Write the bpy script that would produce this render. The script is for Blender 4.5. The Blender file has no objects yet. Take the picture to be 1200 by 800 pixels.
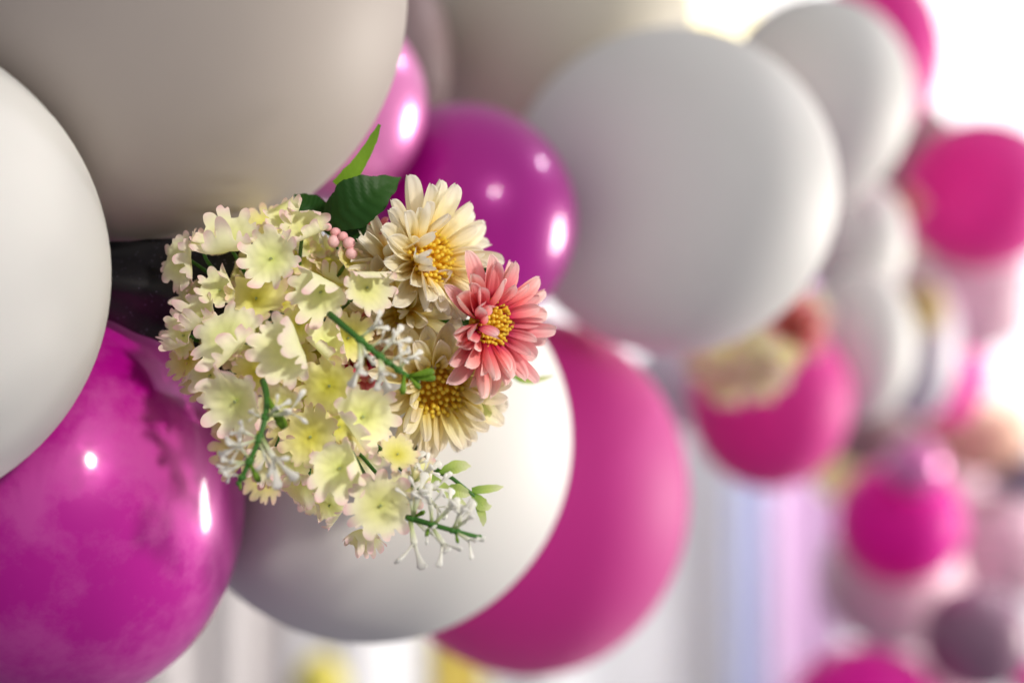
import bpy, math, random
from mathutils import Vector, Matrix, Quaternion, noise as mnoise
PI = math.pi
random.seed(7)
scn = bpy.context.scene
COL = scn.collection

# ------------------------------------------------------------------ camera
F = 2000.0                      # focal length in photo pixels (photo is 1200 x 800)
Z0 = 1.35                       # camera height
cam_d = bpy.data.cameras.new('camera')
cam = bpy.data.objects.new('camera', cam_d)
COL.objects.link(cam)
cam.location = (0, 0, Z0)
cam.rotation_euler = (PI/2, 0, 0)
cam_d.lens = 60.0
cam_d.sensor_width = 36.0
cam_d.clip_start = 0.02
cam_d.clip_end = 60
cam_d.dof.use_dof = True
cam_d.dof.focus_distance = 0.705
cam_d.dof.aperture_fstop = 2.6
scn.camera = cam

# ------------------------------------------------------------------ world (soft room light)
w = bpy.data.worlds.new('World')
scn.world = w
w.use_nodes = True
bg = w.node_tree.nodes['Background']
wn = w.node_tree
wtc = wn.nodes.new('ShaderNodeTexCoord')
wdp = wn.nodes.new('ShaderNodeVectorMath'); wdp.operation = 'DOT_PRODUCT'
wdp.inputs[1].default_value = (.55, -.05, .55)
wmr = wn.nodes.new('ShaderNodeMapRange')
wmr.inputs[1].default_value = -.75; wmr.inputs[2].default_value = .75
wrp = wn.nodes.new('ShaderNodeValToRGB')
wrp.color_ramp.elements[0].color = (.24, .21, .28, 1)
wrp.color_ramp.elements[1].color = (1.0, .98, .91, 1)
e_ = wrp.color_ramp.elements.new(.5); e_.color = (.57, .56, .59, 1)
wn.links.new(wtc.outputs['Generated'], wdp.inputs[0])
wn.links.new(wdp.outputs['Value'], wmr.inputs[0])
wn.links.new(wmr.outputs[0], wrp.inputs[0])
wn.links.new(wrp.outputs[0], bg.inputs[0])
bg.inputs[1].default_value = 0.60

scn.view_settings.view_transform = 'Standard'
scn.view_settings.look = 'None'
scn.view_settings.exposure = 0
scn.view_settings.gamma = 1
scn.cycles.use_denoising = True
scn.cycles.max_bounces = 8
scn.cycles.transmission_bounces = 6

def area(name, loc, aim, sx, sy, power, col=(1, 1, 1)):
    l = bpy.data.lights.new(name, 'AREA')
    l.shape = 'ELLIPSE' if sx < 1 else 'RECTANGLE'
    l.size = sx; l.size_y = sy
    l.energy = power; l.color = col
    o = bpy.data.objects.new(name, l)
    COL.objects.link(o)
    o.location = loc
    o.rotation_euler = (Vector(aim) - Vector(loc)).to_track_quat('-Z', 'Y').to_euler()
    return o

# window light from the right, a little behind the garland and slightly low
area('window_light', (2.7, 2.30, Z0 - 0.26), (0, 0.9, Z0), 0.68, 0.98, 84, (1.0, 0.94, 0.85))
# small room lamps: in front on the right, and up on the right
area('room_lamp', (1.22, -0.97, Z0 + 0.94), (0, 0.9, Z0), 0.17, 0.17, 8, (0.92, 0.92, 1.0))
area('wall_lamp', (1.96, 1.92, Z0 + 1.54), (0, 0.9, Z0), 0.15, 0.15, 9, (0.95, 0.9, 1.0))
# unseen warm spot added at the upper right to brighten the bouquet
sl = bpy.data.lights.new('bouquet_fill_spot', 'SPOT')
sl.energy = 230; sl.color = (1.0, .93, .78); sl.spot_size = math.radians(8.5); sl.spot_blend = .7; sl.shadow_soft_size = .16
so = bpy.data.objects.new('bouquet_fill_spot', sl); COL.objects.link(so)
so.location = (1.17, -.89, Z0 + .92)
so.rotation_euler = (Vector((-.055, .71, Z0 - .005)) - Vector(so.location)).to_track_quat('-Z', 'Y').to_euler()
# unseen area light added out of frame to brighten the drapes behind
area('drape_fill_light', (1.3, 2.9, Z0 + 1.2), (1.2, 4.6, Z0 - 0.05), 1.2, 1.2, 92, (1.0, 0.98, 0.97))

# ------------------------------------------------------------------ helpers
def P(px, py, d):
    return Vector(((px - 600) / F * d, d, Z0 + (400 - py) / F * d))

def tag(o, label=None, cat=None, group=None, kind=None):
    if label: o['label'] = label
    if cat: o['category'] = cat
    if group: o['group'] = group
    if kind: o['kind'] = kind
    return o

def link(o, parent=None):
    COL.objects.link(o)
    if parent is not None: o.parent = parent
    return o

def empty(name, loc=(0, 0, 0), rot=None):
    o = bpy.data.objects.new(name, None)
    o.empty_display_size = 0.02
    link(o)
    o.location = loc
    if rot is not None:
        o.rotation_mode = 'QUATERNION'; o.rotation_quaternion = rot
    return o

def mesh(name, vs, fs, mat, uvs=None):
    me = bpy.data.meshes.new(name)
    me.from_pydata([tuple(v) for v in vs], [], fs)
    me.materials.append(mat)
    if uvs is not None:
        ul = me.uv_layers.new(name='UVMap')
        for lp in me.loops:
            ul.data[lp.index].uv = uvs[lp.vertex_index]
    me.polygons.foreach_set('use_smooth', [True] * len(me.polygons))
    me.update()
    return me

def obj(name, me, parent=None, M=None):
    o = bpy.data.objects.new(name, me)
    link(o, parent)
    if M is not None:
        o.matrix_local = M
    return o

def copy_tree(o, parent=None):
    c = o.copy(); COL.objects.link(c); c.parent = parent
    for ch in list(o.children):
        copy_tree(ch, c)
    return c

def frame(n, up=Vector((0, 0, 1)), spin=0.0):
    """rotation with +Z along n"""
    n = Vector(n).normalized()
    q = Vector((0, 0, 1)).rotation_difference(n)
    return q @ Quaternion((0, 0, 1), spin)

def TR(loc, q, s=1.0):
    if not hasattr(s, '__len__'): s = (s, s, s)
    return Matrix.Translation(loc) @ q.to_matrix().to_4x4() @ Matrix.Diagonal((s[0], s[1], s[2], 1))

class MB:
    def __init__(s): s.v = []; s.f = []; s.uv = []
    def add(s, vs, fs, uvs=None):
        b = len(s.v)
        s.v += [Vector(v) for v in vs]; s.f += [tuple(i + b for i in f) for f in fs]
        s.uv += uvs if uvs is not None else [(0, 0)] * len(vs)
    def tube(s, pts, rad, n=8, caps=True, uv=None, ref=None, flat=1.0):
        pts = [Vector(p) for p in pts]; m = len(pts)
        b = len(s.v)
        ref = Vector((0.31, 0.27, 0.91)) if ref is None else Vector(ref)
        for i, p in enumerate(pts):
            t = (pts[min(i + 1, m - 1)] - pts[max(i - 1, 0)]).normalized()
            if abs(t.dot(ref)) > .95: ref = Vector((1, 0, 0))
            a = t.cross(ref).normalized(); c = t.cross(a)
            ref = a.cross(t).normalized() if False else ref
            r = rad[i] if hasattr(rad, '__len__') else rad
            for k in range(n):
                th = 2 * PI * k / n
                s.v.append(p + a * (r * math.cos(th)) + c * (r * flat * math.sin(th)))
                s.uv.append((i / (m - 1) if uv is None else uv[i], k / n))
        for i in range(m - 1):
            for k in range(n):
                s.f.append((b + i*n + k, b + i*n + (k+1) % n, b + (i+1)*n + (k+1) % n, b + (i+1)*n + k))
        if caps:
            s.f.append(tuple(b + k for k in range(n))[::-1])
            s.f.append(tuple(b + (m-1)*n + k for k in range(n)))
    def ball(s, c, r, n=10, m=6, uv=(0, 0), sq=(1, 1, 1)):
        c = Vector(c); b = len(s.v)
        for j in range(m + 1):
            ph = PI * j / m
            for k in range(n):
                th = 2 * PI * k / n
                s.v.append(c + Vector((r*sq[0]*math.sin(ph)*math.cos(th), r*sq[1]*math.sin(ph)*math.sin(th), r*sq[2]*math.cos(ph))))
                s.uv.append(uv)
        for j in range(m):
            for k in range(n):
                s.f.append((b + j*n + k, b + (j+1)*n + k, b + (j+1)*n + (k+1) % n, b + j*n + (k+1) % n))
    def mesh(s, name, mat): return mesh(name, s.v, s.f, mat, s.uv)

# ------------------------------------------------------------------ materials
def new_mat(name):
    m = bpy.data.materials.new(name); m.use_nodes = True
    nt = m.node_tree
    return m, nt, nt.nodes['Principled BSDF'], nt.nodes['Material Output']

def noise_node(nt, scale, detail=4, rough=.55, coord='Object'):
    tc = nt.nodes.new('ShaderNodeTexCoord')
    n = nt.nodes.new('ShaderNodeTexNoise')
    n.inputs['Scale'].default_value = scale
    n.inputs['Detail'].default_value = detail
    n.inputs['Roughness'].default_value = rough
    nt.links.new(tc.outputs[coord], n.inputs['Vector'])
    return n

def balloon_mat(name, col, rough=.38, metal=0.0, coat=0.0, coat_rough=.1, mottled=0.0, sss=0.0, spec=.5, tint=.06, sheen=0.0, thin=0.0):
    m, nt, b, out = new_mat(name)
    n = noise_node(nt, 9, 3)
    mix = nt.nodes.new('ShaderNodeMix'); mix.data_type = 'RGBA'
    mix.inputs[6].default_value = (*col, 1)
    mix.inputs[7].default_value = (*[c * (1 - tint) for c in col], 1)
    nt.links.new(n.outputs['Fac'], mix.inputs[0])
    nt.links.new(mix.outputs[2], b.inputs['Base Color'])
    b.inputs['Roughness'].default_value = rough
    b.inputs['Metallic'].default_value = metal
    b.inputs['Specular IOR Level'].default_value = spec
    b.inputs['Coat Weight'].default_value = coat
    b.inputs['Coat Roughness'].default_value = coat_rough
    if sss:
        b.inputs['Subsurface Weight'].default_value = sss
        b.inputs['Subsurface Radius'].default_value = (1, .7, .8)
        b.inputs['Subsurface Scale'].default_value = .02
    if sheen:
        b.inputs['Sheen Weight'].default_value = sheen
        b.inputs['Sheen Roughness'].default_value = .45
        b.inputs['Sheen Tint'].default_value = (1, .8, .85, 1)
    if thin:
        tr = nt.nodes.new('ShaderNodeBsdfTranslucent')
        nt.links.new(mix.outputs[2], tr.inputs[0])
        mx = nt.nodes.new('ShaderNodeMixShader'); mx.inputs[0].default_value = thin
        nt.links.new(b.outputs[0], mx.inputs[1]); nt.links.new(tr.outputs[0], mx.inputs[2])
        nt.links.new(mx.outputs[0], out.inputs[0])
    # very fine latex grain
    n2 = noise_node(nt, 420, 2)
    bp = nt.nodes.new('ShaderNodeBump'); bp.inputs['Strength'].default_value = .05; bp.inputs['Distance'].default_value = .0004
    nt.links.new(n2.outputs['Fac'], bp.inputs['Height'])
    nt.links.new(bp.outputs['Normal'], b.inputs['Normal'])
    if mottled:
        # blurred reflections painted as paler noise patches, shine dull and spread there
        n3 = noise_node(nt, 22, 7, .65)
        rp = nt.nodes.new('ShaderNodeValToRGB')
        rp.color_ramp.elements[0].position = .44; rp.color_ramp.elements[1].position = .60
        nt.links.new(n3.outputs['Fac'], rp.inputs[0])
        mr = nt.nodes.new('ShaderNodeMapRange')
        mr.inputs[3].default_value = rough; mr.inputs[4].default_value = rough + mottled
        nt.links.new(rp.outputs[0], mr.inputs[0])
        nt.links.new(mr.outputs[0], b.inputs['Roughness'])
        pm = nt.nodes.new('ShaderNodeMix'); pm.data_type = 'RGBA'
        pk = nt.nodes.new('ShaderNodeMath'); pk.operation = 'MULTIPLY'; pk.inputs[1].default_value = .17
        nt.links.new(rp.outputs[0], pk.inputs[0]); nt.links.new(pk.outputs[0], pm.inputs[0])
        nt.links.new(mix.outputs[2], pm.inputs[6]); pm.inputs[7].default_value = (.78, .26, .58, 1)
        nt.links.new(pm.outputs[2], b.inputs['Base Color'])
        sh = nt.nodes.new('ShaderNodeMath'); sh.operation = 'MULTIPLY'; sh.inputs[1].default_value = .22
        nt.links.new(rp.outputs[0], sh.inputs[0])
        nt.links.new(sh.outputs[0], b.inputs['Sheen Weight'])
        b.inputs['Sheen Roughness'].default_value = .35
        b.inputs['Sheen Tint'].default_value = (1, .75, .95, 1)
    return m

WHITE = balloon_mat('white_latex', (.83, .81, .79), rough=.58, sss=.15, spec=.35, tint=.10)
SAND = balloon_mat('greige_latex', (.44, .385, .355), rough=.55, sss=.1, spec=.3, tint=.14)
SAND2 = balloon_mat('pale_greige_latex', (.72, .66, .54), rough=.55, sss=.1)
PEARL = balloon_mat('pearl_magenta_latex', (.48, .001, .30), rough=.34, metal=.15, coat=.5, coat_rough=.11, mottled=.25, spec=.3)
PEARL2 = balloon_mat('pearl_magenta_plain', (.44, .001, .29), rough=.34, metal=.15, coat=.5, coat_rough=.08, spec=.3)
PEARL_PINK_OR_LIT = balloon_mat('pearl_pink_or_lit_magenta', (.86, .24, .60), rough=.32, metal=.35, coat=.6, coat_rough=.15)
HOT = balloon_mat('hot_pink_latex', (.88, .05, .46), rough=.6, spec=.5, sheen=.5, thin=.3)
HOTP = balloon_mat('hot_pink_soft_latex', (.95, .05, .46), rough=.55, spec=.35, sheen=.4, thin=.3)
HOTFAR = balloon_mat('deep_pink_far_latex', (.92, .008, .48), rough=.5, spec=.3, sheen=.3, thin=.25)
PALEPINK = balloon_mat('pale_pink_latex', (.85, .58, .68), rough=.45, sss=.2)
LILAC = balloon_mat('lilac_white_latex', (.74, .68, .78), rough=.42, sss=.2)
MAUVE = balloon_mat('dusky_mauve_latex', (.30, .16, .25), rough=.4)
TAUPE = balloon_mat('taupe_latex', (.36, .25, .25), rough=.45)
SLATE = balloon_mat('slate_latex', (.20, .18, .26), rough=.4)
YELLOW = balloon_mat('yellow_latex', (.85, .75, .12), rough=.45, sss=.2)
CREAMY = balloon_mat('cream_latex', (.94, .86, .60), rough=.45, thin=.45)
PEACH = balloon_mat('peach_latex', (.80, .52, .38), rough=.45, sss=.2)

def ramp_mat(name, stops, rough=.6, trans=.35, vein=0.0, hue_var=.0, sss=0.0, axis=0, bump=.25, bscale=260):
    """colour runs along the petal (UV x from root to tip)"""
    m, nt, b, out = new_mat(name)
    uv = nt.nodes.new('ShaderNodeUVMap'); uv.uv_map = 'UVMap'
    sp = nt.nodes.new('ShaderNodeSeparateXYZ')
    nt.links.new(uv.outputs[0], sp.inputs[0])
    nz = noise_node(nt, 120, 3)
    ma = nt.nodes.new('ShaderNodeMath'); ma.operation = 'MULTIPLY_ADD'
    ma.inputs[1].default_value = .22; ma.inputs[2].default_value = -.11
    nt.links.new(nz.outputs['Fac'], ma.inputs[0])
    ad = nt.nodes.new('ShaderNodeMath'); ad.operation = 'ADD'
    nt.links.new(sp.outputs[axis], ad.inputs[0]); nt.links.new(ma.outputs[0], ad.inputs[1])
    rp = nt.nodes.new('ShaderNodeValToRGB')
    els = rp.color_ramp.elements
    els[0].position = stops[0][0]; els[0].color = (*stops[0][1], 1)
    els[1].position = stops[-1][0]; els[1].color = (*stops[-1][1], 1)
    for p_, c_ in stops[1:-1]:
        e = els.new(p_); e.color = (*c_, 1)
    nt.links.new(ad.outputs[0], rp.inputs[0])
    colout = rp.outputs[0]
    if hue_var:
        oi = nt.nodes.new('ShaderNodeObjectInfo')
        hs = nt.nodes.new('ShaderNodeHueSaturation')
        m1 = nt.nodes.new('ShaderNodeMapRange'); m1.inputs[3].default_value = .5 - hue_var; m1.inputs[4].default_value = .5 + hue_var
        m2 = nt.nodes.new('ShaderNodeMapRange'); m2.inputs[3].default_value = .86; m2.inputs[4].default_value = 1.08
        nt.links.new(oi.outputs['Random'], m1.inputs[0]); nt.links.new(oi.outputs['Random'], m2.inputs[0])
        nt.links.new(m1.outputs[0], hs.inputs['Hue']); nt.links.new(m2.outputs[0], hs.inputs['Value'])
        nt.links.new(colout, hs.inputs['Color']); colout = hs.outputs[0]
    nt.links.new(colout, b.inputs['Base Color'])
    b.inputs['Roughness'].default_value = rough
    b.inputs['Specular IOR Level'].default_value = .3
    bn = noise_node(nt, bscale, 3)
    bp = nt.nodes.new('ShaderNodeBump'); bp.inputs['Strength'].default_value = bump; bp.inputs['Distance'].default_value = .0006
    nt.links.new(bn.outputs['Fac'], bp.inputs['Height'])
    if vein:
        wv = nt.nodes.new('ShaderNodeTexWave'); wv.bands_direction = 'Y'
        wv.inputs['Scale'].default_value = vein; wv.inputs['Distortion'].default_value = 1.2
        nt.links.new(uv.outputs[0], wv.inputs['Vector'])
        bp2 = nt.nodes.new('ShaderNodeBump'); bp2.inputs['Strength'].default_value = .5; bp2.inputs['Distance'].default_value = .0005
        nt.links.new(wv.outputs['Fac'], bp2.inputs['Height']); nt.links.new(bp.outputs[0], bp2.inputs['Normal'])
        bp = bp2
    nt.links.new(bp.outputs['Normal'], b.inputs['Normal'])
    if trans:
        tr = nt.nodes.new('ShaderNodeBsdfTranslucent')
        nt.links.new(colout, tr.inputs[0])
        mx = nt.nodes.new('ShaderNodeMixShader'); mx.inputs[0].default_value = trans
        nt.links.new(b.outputs[0], mx.inputs[1]); nt.links.new(tr.outputs[0], mx.inputs[2])
        nt.links.new(mx.outputs[0], out.inputs[0])
    return m

FLORET = ramp_mat('floret_silk', [(0, (.70, .74, .18)), (.10, (.84, .88, .32)), (.42, (.94, .95, .48)), (.70, (.97, .95, .66)), (.86, (.97, .82, .74)), (1, (.94, .62, .66))], trans=.33, hue_var=.010)
FLORETY = ramp_mat('floret_silk_yellow', [(0, (.72, .66, .08)), (.2, (.86, .82, .16)), (.5, (.96, .92, .34)), (.8, (.96, .88, .50)), (1, (.95, .70, .60))], trans=.36, hue_var=.010)
CHR_CREAM = ramp_mat('petal_cream', [(0, (.80, .42, .04)), (.28, (.95, .74, .22)), (.5, (.97, .88, .60)), (1, (.97, .93, .85))], trans=.32, vein=1.6, hue_var=.01)
CHR_PEACH = ramp_mat('petal_peach', [(0, (.96, .62, .06)), (.3, (.96, .80, .28)), (.6, (.97, .88, .56)), (1, (.97, .88, .78))], trans=.35, vein=1.6, hue_var=.01)
CHR_PINK = ramp_mat('petal_pink', [(0, (.55, .004, .05)), (.25, (.70, .03, .14)), (.45, (.88, .20, .24)), (.72, (.96, .44, .45)), (1, (.97, .72, .71))], trans=.32, vein=1.6, hue_var=.012)
CHR_RED = ramp_mat('petal_crimson', [(0, (.45, .002, .03)), (.5, (.62, .02, .08)), (1, (.80, .35, .38))], trans=.2, vein=1.6)
GOLD = ramp_mat('disc_gold', [(0, (.85, .38, .01)), (.5, (.95, .58, .02)), (1, (.97, .78, .10))], trans=.35, rough=.35, bump=.4)
LEAF_D = ramp_mat('leaf_dark', [(0, (.008, .035, .003)), (.5, (.010, .055, .004)), (1, (.025, .085, .008))], trans=.12, rough=.5, bscale=500)
LEAF_L = ramp_mat('leaf_light', [(0, (.14, .28, .015)), (.5, (.20, .36, .03)), (1, (.12, .24, .02))], trans=.35, rough=.5)
LEAF_P = ramp_mat('leaf_pale', [(0, (.16, .32, .04)), (.5, (.46, .58, .16)), (1, (.74, .78, .46))], trans=.35, rough=.5)
STEM = ramp_mat('stem_green', [(0, (.02, .08, .01)), (1, (.05, .17, .025))], trans=0, rough=.4, bump=.5)
BLOOM = ramp_mat('sprig_white', [(0, (.30, .42, .10)), (.28, (.70, .76, .46)), (.5, (.86, .86, .76)), (1, (.88, .87, .84))], trans=.35, rough=.4)
BERRY = ramp_mat('berry_pink', [(0, (.86, .34, .38)), (1, (.90, .58, .60))], trans=.1, rough=.4)

m, nt, b, out = new_mat('black_glitter_fabric')
b.inputs['Base Color'].default_value = (.006, .005, .008, 1)
b.inputs['Roughness'].default_value = .55
v = nt.nodes.new('ShaderNodeTexVoronoi'); v.inputs['Scale'].default_value = 1500
tc = nt.nodes.new('ShaderNodeTexCoord'); nt.links.new(tc.outputs['Object'], v.inputs['Vector'])
sx = nt.nodes.new('ShaderNodeSeparateColor'); nt.links.new(v.outputs['Color'], sx.inputs[0])
gt = nt.nodes.new('ShaderNodeMath'); gt.operation = 'GREATER_THAN'; gt.inputs[1].default_value = .985
nt.links.new(sx.outputs[0], gt.inputs[0])
cr = nt.nodes.new('ShaderNodeMix'); cr.data_type = 'RGBA'
cr.inputs[6].default_value = (.006, .005, .008, 1); cr.inputs[7].default_value = (.16, .14, .20, 1)
nt.links.new(gt.outputs[0], cr.inputs[0]); nt.links.new(cr.outputs[2], b.inputs['Base Color'])
nt.links.new(gt.outputs[0], b.inputs['Metallic'])
nm = nt.nodes.new('ShaderNodeNormalMap') if False else None
bp = nt.nodes.new('ShaderNodeBump'); bp.inputs['Strength'].default_value = .8; bp.inputs['Distance'].default_value = .0006
nt.links.new(sx.outputs[1], bp.inputs['Height']); nt.links.new(bp.outputs[0], b.inputs['Normal'])
GLITTER = m

def cloth_mat(name, col, trans=.3):
    m, nt, b, out = new_mat(name)
    n = noise_node(nt, 300, 3)
    bp = nt.nodes.new('ShaderNodeBump'); bp.inputs['Strength'].default_value = .2; bp.inputs['Distance'].default_value = .001
    nt.links.new(n.outputs['Fac'], bp.inputs['Height']); nt.links.new(bp.outputs[0], b.inputs['Normal'])
    b.inputs['Base Color'].default_value = (*col, 1); b.inputs['Roughness'].default_value = .85
    b.inputs['Sheen Weight'].default_value = .2
    return m
DR_WHITE = cloth_mat('drape_white', (.86, .85, .87))
DR_BLUE = cloth_mat('drape_pale_blue', (.62, .66, .92))
DR_MAUVE = cloth_mat('drape_mauve', (.54, .34, .54))
DR_GREY = cloth_mat('drape_ivory', (.74, .69, .68))
DR_GLOW = cloth_mat('drape_warm_glow', (.94, .84, .52))
DR_GOLD = cloth_mat('drape_gold', (.85, .68, .16))

# ------------------------------------------------------------------ backdrop drapes
def drape(label, x0, x1, y, mat, pleats, amp, z0=-.0, z1=2.9, ph=0.0):
    vs, fs, uv = [], [], []
    nx = max(24, int((x1 - x0) * 90)); nz = 14
    rnd = random.Random(int(x0 * 100) + 5)
    a1, a2 = rnd.uniform(0, 6), rnd.uniform(0, 6)
    for j in range(nz + 1):
        t = j / nz; z = z0 + (z1 - z0) * t
        for i in range(nx + 1):
            s = i / nx; x = x0 + (x1 - x0) * s
            yy = y + amp * math.sin(2*PI*pleats*s + a1 + .5*math.sin(2.1*t + a2) + ph) + amp*.45*math.sin(2*PI*pleats*2.3*s + a2 + t)
            vs.append((x, yy, z)); uv.append((s, t))
    for j in range(nz):
        for i in range(nx):
            a = j*(nx+1) + i
            fs.append((a, a+1, a+nx+2, a+nx+1))
    o = obj('drape', mesh('drape', vs, fs, mat, uv))
    s = o.modifiers.new('thick', 'SOLIDIFY'); s.thickness = .003
    return tag(o, label, 'drape')

def X(px, d): return (px - 600) / F * d
drape('wide white pleated drape across the far background', -4.0, 5.0, 4.6, DR_WHITE, 16, .05)
drape('ivory grey drape hanging at the lower left behind the balloons', X(120, 4.2), X(345, 4.2), 4.2, DR_GREY, 3, .03)
drape('pale blue drape hanging beside the mauve one', X(858, 4.2), X(905, 4.2), 4.2, DR_BLUE, 1, .02, z1=1.6)
drape('mauve pink drape hanging right of the pale blue one', X(905, 4.15), X(985, 4.15), 4.15, DR_MAUVE, 1, .02, z1=1.6)
drape('narrow gold drape below the hot pink balloon', X(500, 4.0), X(570, 4.0), 4.0, DR_GOLD, 3, .02, z1=.95)

# ------------------------------------------------------------------ balloons
def sph(cx, cy, R, d):
    """centre, radius of the sphere whose outline is the circle (cx,cy,R) of the photo, about d metres deep"""
    dx, dy = cx - 600, 400 - cy
    rho = math.hypot(dx, dy)
    t1, t2 = math.atan((rho - R) / F), math.atan((rho + R) / F)
    th, al = (t1 + t2) / 2, (t2 - t1) / 2
    D = d / math.cos(th)
    k = math.tan(th) / rho if rho > 1e-6 else 0
    return Vector((dx * k * d, d, Z0 + dy * k * d)), D * math.sin(al)

BALL = []
def balloon_body_mesh(name, rx, rz, rd, axis, mat, seg=96, rings=56, wob=0):
    """axis: direction of the tied neck; teardrop towards it"""
    q = frame(axis)
    vs, fs, uv = [], [], []
    rr = (rx * rz) ** .5
    for j in range(rings + 1):
        th = PI * j / rings
        for k in range(seg):
            ph = 2 * PI * k / seg
            zc = math.cos(th); rad = math.sin(th)
            # neck end (zc -> 1): narrows and stretches
            u = max(0, zc)
            rad *= (1 - .10 * u ** 3); zz = zc * (1 + .07 * u ** 3)
            v = q @ Vector((rad * math.cos(ph), rad * math.sin(ph), zz))
            v = Vector((v.x * rx, v.y * rd, v.z * rz))
            v *= 1 + .006 * mnoise.noise(v / rr * .9 + Vector((wob, 0, 0)))
            vs.append(v); uv.append((k / seg, j / rings))
    for j in range(rings):
        for k in range(seg):
            fs.append((j*seg + k, (j+1)*seg + k, (j+1)*seg + (k+1) % seg, j*seg + (k+1) % seg))
    return mesh(name, vs, fs, mat, uv)

def balloon(label, cx, cy, rx, ry, d, mat, axis=(-.15, 1, .1), group='balloons of the garland', rot=0, cat='balloon'):
    R = (rx * ry) ** .5
    c, r = sph(cx, cy, R, d)
    ax, az = r * rx / R, r * ry / R
    q = None
    root = empty('balloon', c)
    tag(root, label, cat, group)
    me = balloon_body_mesh('balloon_body', ax, az, r, Vector(axis), mat, wob=len(BALL) * 3.1)
    bo = obj('body', me, root)
    if rot: 
        # roll about the viewing line
        vd = (c - Vector((0, 0, Z0))).normalized()
        bo.rotation_mode = 'QUATERNION'; bo.rotation_quaternion = Quaternion(vd, math.radians(-rot))
    # tied neck: short flared nozzle and a rolled knot
    a = Vector(axis).normalized(); e = Vector((a.x * ax, a.y * r, a.z * az)) * 1.06
    k = MB()
    s = r / .1
    qn = frame(a)
    prof = [(-.004, .0060), (.001, .0042), (.004, .0034), (.006, .0056), (.009, .0060), (.011, .0040), (.016, .0050), (.021, .0078), (.0225, .0085), (.0222, .0072), (.016, .0035)]
    n = 16; b0 = len(k.v)
    vs = []; fs = []
    for (z, rad) in prof:
        for i in range(n):
            t = 2*PI*i/n
            vs.append(e + qn @ (Vector((rad*s*math.cos(t)*(1+.12*math.sin(3*t)), rad*s*math.sin(t), z*s))))
    for j in range(len(prof)-1):
        for i in range(n):
            fs.append((j*n+i, j*n+(i+1) % n, (j+1)*n+(i+1) % n, (j+1)*n+i))
    k.add(vs, fs)
    obj('knot', k.mesh('balloon_knot', mat), bo)
    BALL.append((label, c, (ax, r, az), bo))
    return root

B = balloon
B('big white balloon cut by the left edge of the frame, in front', -190, 316, 321, 321, .66, WHITE)
B('large greige balloon filling the top left corner above the flowers', 166, -19, 318, 318, .775, SAND)
B('large pearly magenta balloon at the lower left with blurred reflections painted on', 63, 592, 224, 250, .785, PEARL)
B('white balloon directly below the bouquet', 433, 518, 238, 237, .90, WHITE)
B('shiny magenta balloon, painted paler pink as brightly lit, peeping out above the dark green leaf', 394, 122, 108, 118, .93, PEARL_PINK_OR_LIT)  # magenta pearl facing the light; that brightness is put into the pink colour
B('small glossy magenta balloon behind the cream chrysanthemum', 544, 256, 132, 136, 1.00, PEARL2)
B('big hot pink balloon behind the white one under the bouquet', 619, 582, 190, 211, 1.19, HOT)
B('big pale white balloon in the centre right, blurred', 789, 222, 195, 194, 1.13, WHITE, axis=(.12, .62, 1))
B('pale greige balloon at the top centre behind the others', 645, 30, 170, 170, 1.30, SAND2)
B('grey balloon mostly hidden at the top, left of the pale greige one', 468, 68, 60, 110, 1.18, TAUPE)
B('white balloon with its knot pointing down, upper right', 957, 116, 116, 126, 1.50, WHITE, axis=(.28, .2, -1))
B('hot pink balloon behind the upper right white one', 1028, 62, 78, 104, 1.72, HOTP)
drape('added cream panel coloured as the warm glow at the top edge behind the white balloons', X(755, 4.4), X(885, 4.4), 4.4, DR_GLOW, 2, .02, z0=Z0 + .62)  # panel added so its cream colour gives the warm glow there
B('hot pink balloon at the right edge, upper of two', 1150, 228, 98, 92, 1.95, HOTP)
B('small white balloon tucked under the upper right white one', 1003, 284, 62, 78, 1.78, WHITE)
B('white balloon right of the blurred pink one with flowers', 1008, 404, 66, 92, 1.70, WHITE)
B('hot pink balloon with a blurred bunch of flowers on top', 902, 470, 96, 104, 1.62, HOTP)
B('grey white balloon between the two hot pink balloons', 792, 452, 52, 54, 1.85, LILAC)
B('lilac grey balloon behind the small white ones', 1075, 405, 50, 90, 2.05, LILAC)
B('hot pink balloon half hidden at the right, lower of two', 1100, 436, 56, 66, 2.3, HOTFAR)
B('pale pink balloon under the upper right hot pink one', 1142, 345, 72, 70, 2.2, PALEPINK)
B('round magenta balloon in the lower right, blurred', 1055, 612, 78, 76, 2.15, HOTFAR)
B('small bright pink balloon on top of the round magenta one', 1072, 545, 36, 34, 2.05, PEARL_PINK_OR_LIT)
B('very pale pink balloon behind the round magenta one', 1046, 680, 88, 84, 2.45, PALEPINK)
B('magenta balloon cut by the bottom edge at the right', 1014, 838, 98, 84, 2.1, HOTFAR)
B('dusky mauve balloon near the lower right corner', 1146, 748, 70, 66, 2.1, MAUVE)
B('taupe balloon behind the upper right white one', 1066, 185, 58, 74, 2.2, TAUPE)
B('pale greige balloon in the far right of the garland', 1064, 300, 52, 62, 2.5, SAND2)
B('lilac white balloon deep in the far right of the garland', 1120, 410, 58, 70, 2.8, LILAC)
B('pale pink balloon low in the far right of the garland', 1118, 565, 66, 56, 2.9, PALEPINK)
B('pale pink balloon above the bottom edge beside the magenta one', 1100, 800, 60, 50, 2.7, PALEPINK)
B('pale pink balloon at the right edge above the mauve one', 1178, 640, 78, 68, 2.5, PALEPINK)
B('taupe balloon behind the small bright pink one', 1030, 512, 62, 40, 2.5, TAUPE)
B('peach balloon near the right edge', 1150, 508, 70, 50, 2.5, PEACH)
B('slate balloon at the right edge', 1200, 560, 50, 38, 2.5, SLATE)
B('small greenish white balloon left of the magenta one', 985, 552, 34, 36, 2.6, CREAMY)
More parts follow.
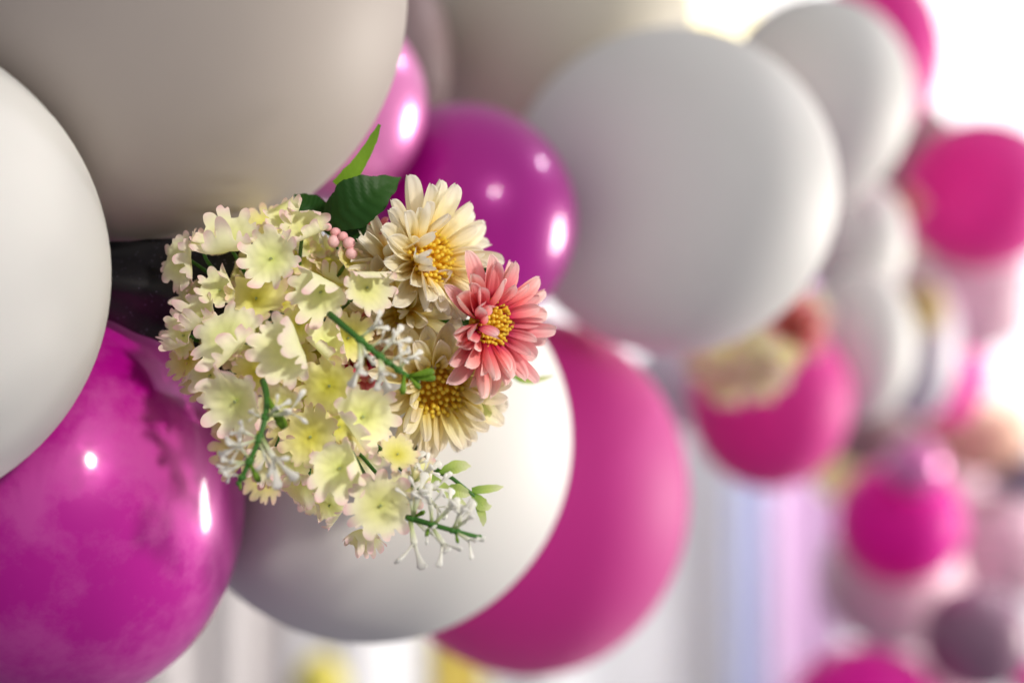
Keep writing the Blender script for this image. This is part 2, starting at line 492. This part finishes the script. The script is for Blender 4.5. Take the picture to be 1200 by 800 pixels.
B('yellow balloon at the bottom edge under the white one', 375, 805, 32, 40, 2.6, YELLOW)
B('magenta balloon at the bottom right corner', 1215, 800, 34, 26, 2.2, HOTFAR)

# balloons press flat against one another where they touch
def squash():
    for i, (la, ca, ra, ba) in enumerate(BALL):
        Ra = (ra[0] * ra[1] * ra[2]) ** (1/3)
        near = []
        for j, (lb, cb, rb, bb) in enumerate(BALL):
            if i == j: continue
            Rb = (rb[0] * rb[1] * rb[2]) ** (1/3)
            dv = cb - ca; D = dv.length
            if D < (Ra + Rb) * 1.0 and D > .4 * max(Ra, Rb):
                near.append((dv.normalized(), (D*D + Ra*Ra - Rb*Rb) / (2*D)))
        if not near: continue
        me = ba.data; m_ = .006
        for v in me.vertices:
            co = v.co.copy()
            for n, t in near:
                h = co.dot(n) - t
                if h > -m_:
                    k = (h + m_)
                    tgt = -m_ + m_ * (1 - math.exp(-k / m_)) - .0006
                    co += n * (tgt - h)
            v.co = co
        me.update()
squash()

# ------------------------------------------------------------------ black glitter fabric behind the flowers
def bezier(ps, t):
    ps = [Vector(p) for p in ps]
    while len(ps) > 1:
        ps = [ps[i].lerp(ps[i+1], t) for i in range(len(ps)-1)]
    return ps[0]
vs, fs, uv = [], [], []
nu, nv = 60, 50
for j in range(nv + 1):
    t = j / nv
    for i in range(nu + 1):
        s = i / nu
        top = P(60 + 260 * s, 285 - 10 * s, .745); bot = P(60 + 220 * s, 345 + 92 * s + 12 * s * s, .745)
        p = top.lerp(bot, t)
        f = .006 * math.sin(t * 6 + s * 3.5) + .0015 * math.sin(t * 13 - s * 4)
        p.y += f - .004 * math.sin(PI * t)
        p += Vector((0, 0, .0006 * mnoise.noise(Vector((s * 8, t * 8, 0)))))
        vs.append(p); uv.append((s, t))
for j in range(nv):
    for i in range(nu):
        a = j*(nu+1) + i
        fs.append((a, a+1, a+nu+2, a+nu+1))
o = obj('glitter_ribbon', mesh('glitter_ribbon', vs, fs, GLITTER, uv))
s = o.modifiers.new('thick', 'SOLIDIFY'); s.thickness = .0008
tag(o, 'black glitter ribbon between the balloons left of the bouquet', 'ribbon')

# ------------------------------------------------------------------ silk hydrangea
def floret_mesh(seed, mat, cup=.25, fold=0):
    r = random.Random(seed)
    NP = 5 if seed % 3 else 4
    NL = 2 * NP + r.choice((0, 1, 2, 2))
    lobes = []
    for q in range(NL):
        c0 = 2*PI*(q + r.uniform(-.16, .16)) / NL
        lobes.append((c0, r.uniform(.93, 1.09), r.uniform(.17, .215)))
    petal_amp = [r.uniform(-.5, 1.0) for _ in range(NP)]
    folds = [(r.randrange(NP), r.uniform(.9, 1.5)) for _ in range(fold)]
    NT, NR = 200, 14
    vs, fs, uv = [Vector((0, 0, -.05))], [], [(0, 0)]
    for k in range(NT):
        th = 2*PI*k/NT
        R = .75
        gap = 1.0
        # distance from petal gap
        for (c, ln, w) in lobes:
            d = (th - c + PI) % (2*PI) - PI
            # circle lobe of radius w centred at ln-w
            rho = ln - w
            x = rho * math.sin(d)
            if abs(d) < 1.0 and abs(x) < w:
                cand = rho * math.cos(d) + math.sqrt(w*w - x*x)
                R = max(R, cand)
        pc = (th / (2*PI/NP) + .5) % 1 - .5       # -0.5..0.5 across a petal
        notch = math.exp(-((abs(pc) - .5) / .045) ** 2)
        R = R * (1 - .10 * notch)
        pi_ = int((th / (2*PI/NP)) + .5) % NP
        for j in range(1, NR + 1):
            s = j / NR
            rr = (.72 * s / .7) if s < .7 else .72 + (R - .72) * (s - .7) / .3
            z = -.05 * (1 - s) ** 2 + cup * rr ** 2 * .8
            z += .03 * rr * s * math.cos(pc * 2 * PI)                 # petal belly
            z += petal_amp[pi_] * .34 * rr ** 3 * math.cos(pc * PI) ** 2
            z += .035 * s ** 4 * math.sin(th * 5 + seed)      # ruffled rim
            z += .16 * mnoise.noise(Vector((rr*math.cos(th)*1.7, rr*math.sin(th)*1.7, seed*1.7))) * rr + .04 * mnoise.noise(Vector((rr*math.cos(th)*5, rr*math.sin(th)*5, seed)))
            x, y = rr * math.cos(th), rr * math.sin(th)
            v = Vector((x, y, z))
            for (fp, amt) in folds:
                # fold this petal up about a line across its middle
                ca = 2*PI*fp/NP
                dirv = Vector((math.cos(ca), math.sin(ca), 0))
                u = v.dot(dirv)
                if u > .36:
                    ex = u - .36
                    ang = min(1.9, amt * ex * 3.2)
                    v = v - dirv * ex + dirv * (ex * math.cos(ang)) + Vector((0, 0, ex * math.sin(ang)))
            vs.append(v)
            uv.append((min(1, rr / 1.04), th / (2*PI)))
    for k in range(NT):
        a = 1 + k*NR; b = 1 + ((k+1) % NT)*NR
        fs.append((0, a, b))
        for j in range(NR - 1):
            fs.append((a+j, a+j+1, b+j+1, b+j))
    return mesh('floret', vs, fs, mat, uv)

FL = [floret_mesh(s, FLORET, cup=c, fold=f) for s, c, f in ((1, .25, 0), (2, .45, 1), (4, .15, 2), (5, .60, 1), (7, .30, 2), (3, .45, 1), (8, .75, 2), (10, -.15, 1))]
FLY = [floret_mesh(s, FLORETY, cup=c, fold=f) for s, c, f in ((11, .3, 0), (13, .5, 1), (14, .2, 0), (16, .6, 1))]
mb = MB()
for k in range(5):
    a = 2*PI*k/5
    mb.tube([(0, 0, -.06), (.015*math.cos(a), .015*math.sin(a), -.01), (.035*math.cos(a), .035*math.sin(a), .05)], [.018, .014, .02], 6, uv=[.2, .5, .8])
mb.ball((0, 0, -.07), .035, uv=(.3, 0))
EYE = mb.mesh('floret_eye', LEAF_P)
mb = MB(); mb.tube([(0, 0, -.08), (.01, .02, -.4), (.0, .05, -.8)], [.05, .035, .035], 6, uv=[1, .7, .4])
PED = mb.mesh('floret_stalk', STEM)

def hydrangea(label, heads, core, group='silk hydrangeas'):
    """heads: (px, py, r_px, depth, tilt x, tilt up, kind)"""
    root = empty('hydrangea', core)
    tag(root, label, 'hydrangea', group)
    for i, (px, py, rp, d, tx, tz, kind, var, spin) in enumerate(heads):
        c = P(px, py, d) - Vector(core)
        jr = random.Random(i * 7 + 3)
        n = Vector((tx + jr.uniform(-.35, .35), -1, tz + jr.uniform(-.35, .35))).normalized()
        q = frame(n, spin=spin)
        size = rp / F * d * jr.uniform(.86, 1.06)
        me = (FLY if kind else FL)[var % (4 if kind else 8)]
        f = obj('floret', me, root, TR(c, q, size))
        obj('floret_eye', EYE, f)
    return root

R_ = random.Random(21)
HYD = [  # px, py, r, depth, tilt x, tilt z, yellow?, variant, spin
    (318, 303, 42, .700, -.05, .15, 0, 0, .2),
    (268, 284, 44, .710, -.20, .75, 0, 1, 1.0),
    (212, 306, 34, .716, -.60, -.1, 0, 7, 2.1),
    (237, 292, 24, .712, -.3, 1.2, 0, 3, .6),
    (376, 342, 42, .696, .10, .10, 0, 5, 2.4),
    (430, 337, 36, .694, .55, .20, 0, 4, .9),
    (357, 268, 36, .706, .35, .60, 0, 2, 2.9),
    (334, 256, 26, .712, -.2, .9, 0, 6, 1.0),
    (266, 396, 46, .692, -.15, .05, 0, 7, 1.4),
    (336, 410, 50, .684, .10, .00, 0, 4, 5.2),
    (215, 393, 32, .712, -.80, .1, 0, 1, .4),
    (240, 372, 30, .708, -.5, .4, 0, 3, 2.2),
    (276, 470, 46, .690, -.20, -.15, 0, 0, .9),
    (246, 440, 34, .706, -.80, -.1, 0, 5, 3.0),
    (425, 488, 42, .690, .25, .05, 0, 1, .3),
    (364, 512, 38, .694, .0, -.05, 1, 2, .8),
    (398, 548, 48, .684, -.05, .0, 0, 5, 2.2),
    (446, 592, 46, .686, .12, -.10, 0, 0, 3.3),
    (466, 532, 28, .684, .30, .50, 1, 2, 4.1),
    (386, 592, 32, .702, -.4, -.7, 0, 2, .2),
    (356, 566, 32, .706, -.4, -.8, 0, 3, 1.2),
    (312, 540, 32, .704, -.5, -.6, 0, 1, 3.5),
    (428, 624, 30, .700, -.2, -.9, 0, 6, 2.6),
    (386, 452, 36, .704, .2, .0, 1, 0, 1.1),
    (382, 402, 30, .700, .3, .1, 0, 2, 1.9),
    (300, 350, 34, .712, -.1, .2, 1, 1, .5),
    (258, 340, 32, .710, -.3, .3, 0, 5, 2.0),
    (330, 476, 34, .700, .0, .0, 0, 3, 2.7),
    (300, 436, 30, .706, -.1, .0, 1, 3, .1),
    (470, 580, 30, .694, .6, .0, 0, 7, .9),
    (492, 556, 26, .698, .8, .3, 0, 2, 1.4),
    (350, 380, 26, .708, .1, .1, 1, 0, 2.5),
    (408, 396, 32, .710, .3, -.2, 1, 2, .9),
    (344, 540, 30, .700, -.1, -.3, 0, 0, 1.3),
    (410, 306, 20, .714, .6, .4, 1, 1, .3),
]
for px, py, yy in ((364, 286, 0), (348, 300, 1), (388, 300, 1), (398, 322, 0), (384, 322, 1), (404, 346, 1), (212, 398, 0), (220, 420, 1), (224, 352, 0), (400, 372, 1)):
    HYD.append((px, py, 27, .728, (px - 345) / 200, (400 - py) / 300, yy, px % 8, py * .7))
for k in range(54):   # the deeper florets that fill the dome
    a = R_.uniform(0, 2*PI); q_ = math.sqrt(R_.random())
    u, v_ = q_ * math.cos(a), q_ * math.sin(a)
    # oval running from upper left to lower right
    px = 335 + 88 * u + 62 * v_; py = 430 + 160 * v_ - 40 * u
    if px > 440 and 350 < py < 480: continue
    rim = q_
    HYD.append((px, py, R_.uniform(22, 34), .714 + .022 * rim + R_.uniform(-.004, .006), (px - 345) / 150 + R_.uniform(-.3, .3), (420 - py) / 220 + R_.uniform(-.3, .3), 1 if R_.random() < .7 else 0, R_.randrange(8), R_.uniform(0, 6)))
hy_core = P(345, 420, .770)
hy = hydrangea('cream and yellow silk hydrangea with pink edged florets in the bouquet', HYD, hy_core)
# branching green stalks inside the head
mb = MB()
for (px, py, rp, d, tx, tz, kd, vr, sp_) in HYD:
    e = P(px, py, d) - hy_core; n = Vector((tx, -1, tz)).normalized()
    e = e - n * .002; mid = e * .55 + Vector((0, .004, 0)) - n * .012
    mb.tube([Vector((0, .012, 0)), mid * .5 + Vector((0, .006, 0)), mid, e - n*.004, e], [.0016, .0012, .001, .0008, .0008], 6)
obj('stalk', mb.mesh('hydrangea_stalk', STEM), hy)

# ------------------------------------------------------------------ chrysanthemums
def petal_mesh(name, seed, mat, bend, cup, width=.30, notch=.05):
    r = random.Random(seed)
    NU, NV = 18, 8
    vs, fs, uv = [], [], []
    tw = r.uniform(-.25, .25); side = r.uniform(-.10, .10)
    for i in range(NU + 1):
        t = i / NU
        w = width * (.28 + .72 * math.sin(PI * min(1, t * .92 + .05) ** 1.25) ** .8) if t < .98 else width * .28
        w = width * (.30 + .70 * math.sin(PI * .5 * min(1, t / .62)) ) 
        if t > .62: w *= math.sqrt(max(0.0, 1 - ((t - .62) / .385) ** 2.3))
        for j in range(NV + 1):
            s = 2 * j / NV - 1
            L = t - notch * (t ** 6) * (math.cos(s * PI * 1.5) * .5 - .5) * -1 * .6
            x = L; y = s * w * .5 + side * t * t
            z = cup * w * (s * s) + bend * t * t + .012 * math.cos(s * PI * 3) * t
            ang = tw * t
            y2 = y * math.cos(ang) - z * math.sin(ang) * .4; z2 = z + y * math.sin(ang)
            vs.append(Vector((x, y2, z2))); uv.append((t, j / NV))
    for i in range(NU):
        for j in range(NV):
            a = i*(NV+1) + j
            fs.append((a, a+NV+1, a+NV+2, a+1))
    return mesh(name, vs, fs, mat, uv)

def petal_set(tagn, mat, s0):
    return [petal_mesh(tagn, s0 + k, mat, b, c, w_) for k, (b, c, w_) in enumerate(((.18, .5, .30), (.30, .8, .27), (.05, .4, .33), (.42, .9, .25), (-.12, .4, .30)))]
PT_CREAM = petal_set('cream_petal', CHR_CREAM, 30)
PT_PEACH = petal_set('peach_petal', CHR_PEACH, 40)
PT_PINK = petal_set('pink_petal', CHR_PINK, 50)
PT_RED = petal_set('crimson_petal', CHR_RED, 60)

def disc_mesh(seed):
    r = random.Random(seed)
    mb = MB()
    ga = PI * (3 - 5 ** .5)
    for k in range(95):
        q_ = math.sqrt((k + .5) / 95); a = k * ga
        rad = .30 * q_
        x, y = rad*math.cos(a), rad*math.sin(a)
        lean = .35 * q_ + r.uniform(-.1, .1)
        h = .20 * (1 - .35 * q_ * q_) * r.uniform(.8, 1.15)
        d = Vector((math.cos(a)*lean, math.sin(a)*lean, 1)).normalized()
        b0 = Vector((x, y, -.02)); e = b0 + d * h
        mb.tube([b0, b0.lerp(e, .6), e, e + d*.012], [.014, .016, .024, .014], 6, uv=[0, .4, .9, 1])
    mb.ball((0, 0, -.02), .30, 20, 10, uv=(.2, 0), sq=(1, 1, .35))
    return mb.mesh('flower_disc', GOLD)
DISC = disc_mesh(3)

def chrys(label, loc, n, R, petals, rings, seed, cat='chrysanthemum', group='silk chrysanthemums', spin=0, disc=1.0, stem_to=None, cut=None):
    """rings: (count, elevation deg, length, inner radius)"""
    r = random.Random(seed)
    root = empty('chrysanthemum', loc, frame(n, spin=spin))
    tag(root, label, cat, group)
    for (cnt, el, ln, rin, lift) in rings:
        ph = r.uniform(0, 6)
        for k in range(cnt):
            a = ph + 2*PI*(k + r.uniform(-.25, .25)) / cnt
            if cut and cut(a, el): continue
            e = math.radians(el + r.uniform(-9, 9))
            dirx = Vector((math.cos(a)*math.cos(e), math.sin(a)*math.cos(e), math.sin(e)))
            side = Vector((-math.sin(a), math.cos(a), 0))
            up = dirx.cross(side).normalized()
            L = ln * R * r.uniform(.88, 1.1)
            roll = r.uniform(-.35, .35)
            side2 = side * math.cos(roll) + up * math.sin(roll); up2 = dirx.cross(side2)
            M3 = Matrix((dirx, side2, up2)).transposed().to_4x4()
            loc_ = Vector((math.cos(a)*rin*R, math.sin(a)*rin*R, lift * R))
            M4 = Matrix.Translation(loc_) @ M3 @ Matrix.Diagonal((L, L*r.uniform(.9, 1.15), L, 1))
            obj('petal', r.choice(petals), root, M4)
    obj('flower_disc', DISC, root, Matrix.Diagonal((R*disc, R*disc, R*disc, 1)))
    mb = MB()
    mb.ball((0, 0, -.10*R), .22*R, 14, 8, uv=(.3, 0), sq=(1, 1, .7))
    mb.tube([(0, 0, -.15*R), (.02*R, 0, -.8*R), (.15*R, .1*R, -1.6*R)], [.06*R, .05*R, .05*R], 8)
    obj('calyx', mb.mesh('calyx', STEM), root)
    return root

RG = [(18, 8, .92, .14, -.05), (16, 26, .86, .12, .0), (13, 48, .66, .12, .03)]
RG_OPEN = [(20, 4, .95, .18, -.05), (17, 22, .90, .22, .0), (12, 42, .70, .30, .02)]
chrys('cream chrysanthemum with golden centre at the top of the bouquet', P(500, 304, .722), (1.0, -.9, .30), .0292, PT_CREAM, RG_OPEN, 5, disc=1.35)
chrys('coral pink chrysanthemum at the right of the bouquet', P(572, 380, .714), (.95, -.9, -.10), .0262, PT_PINK, [(21, 2, .98, .18, -.05), (19, 20, .92, .2, .0), (14, 42, .72, .27, .02)], 9, disc=1.3)
chrys('peach chrysanthemum facing left in the middle of the bouquet', P(472, 366, .728), (-.35, -1, -.35), .0265, PT_PEACH, RG, 12, disc=.6)
chrys('yellow and cream chrysanthemum low in the bouquet behind the sprig', P(512, 452, .728), (.35, -1, -.35), .0285, PT_PEACH, RG_OPEN, 15, disc=1.55)
chrys('cream flower facing left beside the dark leaf', P(456, 306, .722), (-.55, -.8, .55), .0215, PT_CREAM, [(9, 30, .95, .1, 0), (7, 58, .85, .08, .02)], 18, disc=.5)
chrys('pink and crimson bud below the dark green leaf', P(444, 284, .736), (-.5, -1, .5), .0150, PT_RED, [(10, 45, .9, .1, 0), (8, 70, .8, .06, 0)], 20, cat='flower bud', disc=.3)
chrys('crimson flower buried under the sprig in the middle', P(428, 412, .738), (-.1, -1, .0), .0220, PT_RED, [(14, 20, .9, .1, 0), (12, 45, .8, .1, 0)], 24, disc=.4)

# pink berries
mb = MB()
root = empty('berry_cluster', P(398, 300, .705))
tag(root, 'small cluster of pink berries under the dark leaf', 'berries')
for (px, py, rp) in ((384, 266, 7), (393, 272, 8), (402, 277, 9), (409, 285, 9), (391, 283, 8), (412, 297, 8)):
    mb = MB(); d = .712
    mb.ball((0, 0, 0), rp / F * d * R_.uniform(.62, .95), 16, 10, uv=(R_.random(), 0), sq=(1, 1, R_.uniform(.85, 1.1)))
    o = obj('berry', mb.mesh('berry', BERRY), root, Matrix.Diagonal((1, 1, 1, 1)) @ Matrix.Translation(P(px, py, d + R_.uniform(-.002, .004)) - P(398, 300, .705)))
mb = MB()
for (px, py) in ((384, 266), (402, 277), (409, 285), (391, 283), (412, 297)):
    mb.tube([P(px, py, .716) - P(398, 300, .705), P(404, 306, .735) - P(398, 300, .705)], .0006, 6)
obj('stem', mb.mesh('berry_stem', STEM), root)

# ------------------------------------------------------------------ leaves
def leaf_mesh(name, spine, widths, n, mat, fold=.25, wave=.0, serr=0.0):
    """spine: world points; n: leaf normal"""
    NU, NV = 36, 10
    m_ = len(spine) - 1
    vs, fs, uv = [], [], []
    for i in range(NU + 1):
        t = i / NU
        p = bezier(spine, t); q_ = (bezier(spine, min(1, t + .02)) - bezier(spine, max(0, t - .02))).normalized()
        side = q_.cross(Vector(n)).normalized(); up = side.cross(q_)
        x = t * (len(widths) - 1); k = min(int(x), len(widths) - 2); f_ = x - k
        f_ = f_ * f_ * (3 - 2 * f_)
        w_ = widths[k] * (1 - f_) + widths[k+1] * f_
        for j in range(NV + 1):
            s = 2 * j / NV - 1
            ww = w_ * (1 + serr * (abs((t * 16) % 1 - .5)) * abs(s) ** 4)
            z = fold * w_ * abs(s) + wave * w_ * math.sin(t * 9 + s * 2) + .04 * w_ * math.sin(t * 60 - abs(s) * 6)
            vs.append(p + side * (s * ww) + up * z); uv.append((t, j / NV))
    for i in range(NU):
        for j in range(NV):
            a = i*(NV+1) + j
            fs.append((a, a+1, a+NV+2, a+NV+1))
    return mesh(name, vs, fs, mat, uv)

def px_leaf(pts, widths_px, n, mat, d, **kw):
    sp = [P(x, y, dd) for (x, y, dd) in pts]
    return leaf_mesh('leaf', sp, [w_ / F * d for w_ in widths_px], n, mat, **kw)
root = empty('leaf_sprig')
tag(root, 'dark green leaves with one upright light green leaf above the bouquet', 'leaves')
o = obj('leaf', px_leaf([(374, 262, .725), (410, 245, .712), (440, 222, .712), (470, 208, .724)], [6, 22, 30, 26, 14, 1], (.1, -1, .25), LEAF_D, .715, fold=.15, wave=.06, serr=.08), root)
o['label'] = 'broad dark green leaf'
o = obj('leaf', px_leaf([(398, 222, .730), (418, 200, .726), (432, 180, .724), (445, 146, .722)], [13, 12, 9, 8, 6, 2], (-.2, -1, .2), LEAF_L, .722, fold=.3, wave=.15), root)
o['label'] = 'narrow light green leaf standing upright'
o = obj('leaf', px_leaf([(384, 258, .735), (370, 246, .732), (356, 238, .732), (345, 228, .735)], [10, 15, 16, 10, 1], (-.3, -1, .3), LEAF_D, .735, fold=.15), root)
o = obj('leaf', px_leaf([(412, 250, .72), (414, 268, .718), (418, 285, .72), (424, 300, .724)], [14, 17, 13, 8, 2], (0, -1, .1), LEAF_D, .72, fold=.2), root)
o = obj('leaf', px_leaf([(418, 285, .73), (425, 276, .728), (434, 268, .728), (446, 262, .73)], [3, 8, 9, 5, 1], (0, -1, .3), LEAF_L, .73), root)
mb = MB(); mb.tube([P(374, 264, .727), P(396, 280, .735), P(410, 310, .745), P(420, 350, .77)], [.0012, .0014, .0016, .0018], 8)
obj('stem', mb.mesh('leaf_stem', STEM), root)

root = empty('leaf_sprig')
tag(root, 'small dark green leaves showing between the cream and pink chrysanthemums', 'leaves')
for pts, wd, mt in (([(545, 322, .735), (560, 318, .733), (574, 308, .733), (588, 298, .735)], [3, 7, 8, 5, 1], LEAF_D),
                    ([(500, 345, .730), (508, 352, .728), (516, 360, .728), (522, 364, .73)], [5, 9, 10, 6, 2], LEAF_D),
                    ([(505, 372, .735), (512, 378, .734), (520, 384, .734), (528, 396, .735)], [3, 8, 9, 6, 1], LEAF_L)):
    obj('leaf', px_leaf(pts, wd, (0, -1, .2), mt, .73), root)
mb = MB(); mb.tube([P(520, 365, .735), P(512, 352, .740), P(540, 330, .745), P(552, 320, .737)], .0009, 8)
obj('stem', mb.mesh('leaf_stem', STEM), root)

# ------------------------------------------------------------------ white blossom sprigs
def blossom_mesh(seed, lobes=3):
    """a tube that splits in finger-like lobes with swollen ends; unit = its length, along +Z"""
    r = random.Random(seed); mb = MB()
    bend = Vector((r.uniform(-.08, .08), r.uniform(-.08, .08), 0))
    mb.tube([(0, 0, 0), bend * .5 + Vector((0, 0, .25)), bend + Vector((0, 0, .52)), bend + Vector((0, 0, .60))], [.055, .042, .070, .065], 8, uv=[0, .25, .5, .6])
    b0 = bend + Vector((0, 0, .54)); ph = r.uniform(0, 6)
    for k in range(lobes):
        a = ph + 2*PI*k/lobes + r.uniform(-.3, .3); sp = r.uniform(.45, .9)
        d = Vector((math.cos(a)*sp, math.sin(a)*sp, 1)).normalized()
        L = r.uniform(.42, .62)
        out_ = Vector((math.cos(a), math.sin(a), 0))
        pts = [b0, b0 + d*L*.4, b0 + d*L*.75 + out_*.02, b0 + d*L*.95 + out_*.05, b0 + d*L*1.05 + out_*.07]
        # flattened: build tube then widen at the end
        mb.tube(pts, [.045, .040, .075, .125, .075], 10, uv=[.5, .7, .85, 1, 1], ref=out_, flat=.42)
    return mb.mesh('blossom', BLOOM)
BL = [blossom_mesh(k, l) for k, l in ((1, 3), (2, 4), (3, 3), (4, 2), (5, 4))]
BUDM = None
mb = MB(); mb.tube([(0, 0, 0), (0, 0, .3), (.02, 0, .8), (.03, 0, 1)], [.10, .09, .17, .10], 8, uv=[.2, .4, .6, .9]); BUDM = mb.mesh('green_bud', LEAF_L)

def sprig(label, pts, blooms, rad=.0011, buds=()):
    root = empty('blossom_sprig', pts[0]); tag(root, label, 'flower sprig', 'white blossom sprigs')
    o0 = pts[0]
    N = 24; ps = [bezier(pts, i / N) - o0 for i in range(N + 1)]
    mb = MB()
    mb.tube(ps, [rad * (1.05 - .35 * i / N) for i in range(N + 1)], 8, uv=[.3 + .7 * i / N for i in range(N+1)])
    nodes = sorted(set(round(b_[0], 2) for b_ in blooms))
    for t in nodes:
        mb.ball(bezier(pts, t) - o0, rad * 1.45, 8, 6, uv=(.8, 0), sq=(1, 1, .8))
    mb.ball(ps[-1], rad * .95, 8, 6, uv=(1, 0))
    obj('stem', mb.mesh('sprig_stem', STEM), root)
    for (t, dx, dy, dz, ln, v) in blooms:      # t along stem; direction (right, toward camera, up); length px
        p = bezier(pts, t) - o0
        q_ = frame(Vector((dx, -dy, dz)), spin=R_.uniform(0, 6))
        s = ln / F * .69 * 1.12
        obj('blossom', BL[v % 5], root, TR(p, q_, s))
    for (t, dx, dy, dz, ln) in buds:
        p = bezier(pts, t) - o0
        obj('bud', BUDM, root, TR(p, frame(Vector((dx, -dy, dz))), ln / F * .69))
    return root

sprig('white blossom sprig on a diagonal green stem in the middle of the bouquet',
      [P(386, 368, .682), P(425, 400, .664), P(455, 428, .668), P(489, 447, .676)],
      [(.32, .9, .3, .55, 34, 0), (.32, -.05, .5, -1, 48, 3), (.34, .25, .5, -.9, 30, 2), (.55, .7, .4, .5, 34, 1), (.55, .05, .6, -1, 32, 4), (.57, .4, .6, -1, 26, 0),
       (.78, .7, .3, .7, 30, 2), (.78, .35, .5, .9, 22, 3), (.44, .8, .3, .4, 26, 2), (.66, .8, .6, .3, 28, 0)],
      rad=.0013, buds=((.85, -.1, .3, -1, 24), (.9, .4, .2, -.4, 20), (.9, 1, .2, .25, 30), (.95, 1, .2, .1, 26)))
sprig('white blossom sprig hanging down at the left of the bouquet',
      [P(308, 446, .682), P(322, 480, .664), P(303, 520, .662), P(280, 566, .664)],
      [(.38, .95, .4, .15, 46, 3), (.40, .7, .5, .5, 28, 1), (.40, -.8, .4, .2, 18, 2), (.60, -.9, .4, -.2, 36, 1), (.60, -.7, .5, .5, 28, 0), (.58, .5, .5, -.8, 50, 4), (.62, .35, .4, -1, 34, 3),
       (.82, -1, .3, .1, 32, 2), (.80, -.9, .3, -.5, 30, 4), (.95, -.6, .6, .2, 16, 0), (.80, -.5, .2, .8, 28, 2)],
      rad=.0013, buds=((.82, .5, .3, -.8, 26), (.55, .45, .3, -1, 22), (.97, 0, .3, -1, 12), (.2, .6, .1, -.9, 40)))
sprig('white blossom sprig pointing right at the lower end of the bouquet',
      [P(477, 606, .684), P(500, 612, .676), P(530, 622, .674), P(562, 629, .676)],
      [(.05, .10, .5, -1, 52, 3), (.10, .35, .4, 1, 44, 1), (.10, .9, .5, -.5, 34, 0), (.38, -.1, .4, 1, 40, 4), (.36, .6, .5, -1, 44, 2), (.40, .6, .2, .8, 40, 0), (.66, .25, .4, 1, 36, 1),
       (.66, .7, .5, .7, 34, 3), (.66, .8, .4, -.5, 36, 2), (.1, -.2, .3, 1, 36, 0), (.72, .2, .3, 1, 28, 2)],
      rad=.0012, buds=((.7, .2, .3, -1, 14), (.36, -.2, .3, -.6, 16), (.08, .8, .2, .5, 18)))
sprig('small white blossoms at the right rim of the hydrangea',
      [P(470, 560, .70), P(482, 566, .695), P(492, 572, .69), P(504, 584, .69)],
      [(.3, .3, .3, 1, 34, 0), (.4, .8, .3, .6, 34, 1), (.7, .9, .4, .2, 34, 4), (.7, .2, .3, 1, 30, 2), (.9, .7, .3, -.6, 30, 0)], rad=.0009)

# pale green bud sprig to the right
root = empty('bud_sprig', P(490, 530, .73))
tag(root, 'slender sprig of pale green buds reaching right over the white balloon', 'greenery')
o0 = P(490, 530, .73)
mb = MB()
mb.tube([P(480, 522, .735) - o0, P(508, 548, .725) - o0, P(530, 560, .722) - o0, P(555, 580, .722) - o0, P(560, 600, .722) - o0], [.0010, .0010, .0009, .0008, .0005], 8)
mb.tube([P(494, 542, .73) - o0, P(520, 556, .722) - o0, P(545, 548, .722) - o0], [.0009, .0009, .0007], 8)
obj('stem', mb.mesh('sprig_stem', STEM), root)
for pts, wd, mt in (([(484, 524, .735), (496, 532, .728), (508, 526, .728), (516, 522, .73)], [3, 7, 7, 4, 1], LEAF_D),
                    ([(515, 554, .722), (528, 548, .72), (540, 544, .72), (552, 546, .722)], [2, 6, 8, 6, 1], LEAF_P),
                    ([(553, 574, .722), (565, 574, .72), (578, 572, .72), (590, 570, .722)], [3, 5, 5, 4, 1], LEAF_P),
                    ([(554, 578, .722), (562, 590, .72), (568, 596, .72), (576, 592, .722)], [3, 7, 8, 5, 1], LEAF_P),
                    ([(556, 582, .722), (562, 594, .72), (568, 606, .72), (566, 616, .722)], [2, 4, 5, 4, 1], LEAF_P),
                    ([(492, 552, .722), (510, 562, .72), (525, 580, .72), (552, 596, .722)], [4, 6, 7, 5, 1], LEAF_P),
                    ([(524, 576, .722), (532, 574, .72), (542, 576, .72), (552, 580, .722)], [4, 8, 9, 6, 1], LEAF_P),
                    ([(560, 450, .73), (572, 462, .728), (578, 478, .728), (566, 496, .73)], [3, 7, 8, 5, 1], LEAF_P),
                    ([(600, 440, .77), (615, 448, .77), (630, 446, .77), (648, 440, .77)], [2, 5, 5, 3, 1], LEAF_P)):
    sp = [P(x, y, dd) - o0 for (x, y, dd) in pts]
    obj('leaf', leaf_mesh('leaf', sp, [w_ / F * .72 for w_ in wd], (0, -1, .2), mt, fold=.3), root)

# ------------------------------------------------------------------ blurred flower bunches further along the garland
def far_hydrangea(label, px, py, rp, d, n=26, yel=.6, seed=1):
    r = random.Random(seed); hs = []
    for k in range(n):
        a = r.uniform(0, 2*PI); q_ = math.sqrt(r.random())
        u, v_ = q_*math.cos(a), q_*math.sin(a)
        hs.append((px + rp*u, py + rp*.7*v_, rp*.32, d + .03*q_*q_, u*1.2, -v_, 1 if r.random() < yel else 0, r.randrange(8), r.uniform(0, 6)))
    return hydrangea(label, hs, P(px, py, d + .05))
far_hydrangea('blurred yellow hydrangea on the hot pink balloon', 872, 428, 54, 1.36, 60, .1, 2)
chrys('blurred coral pink chrysanthemum beside the pale yellow hydrangea on the hot pink balloon', P(930, 385, 1.42), (.2, -1, .2), .030, PT_PINK, RG, 31)
chrys('blurred cream chrysanthemum above the hot pink balloon', P(940, 368, 1.56), (.3, -1, .3), .026, PT_CREAM, RG, 32)
chrys('blurred peach chrysanthemum right of the small white balloons', P(1078, 362, 1.95), (.2, -1, .1), .034, PT_PEACH, RG, 33)
chrys('blurred coral chrysanthemum left of the upper right hot pink balloon', P(1062, 240, 1.85), (-.2, -1, .1), .020, PT_PINK, RG, 34)
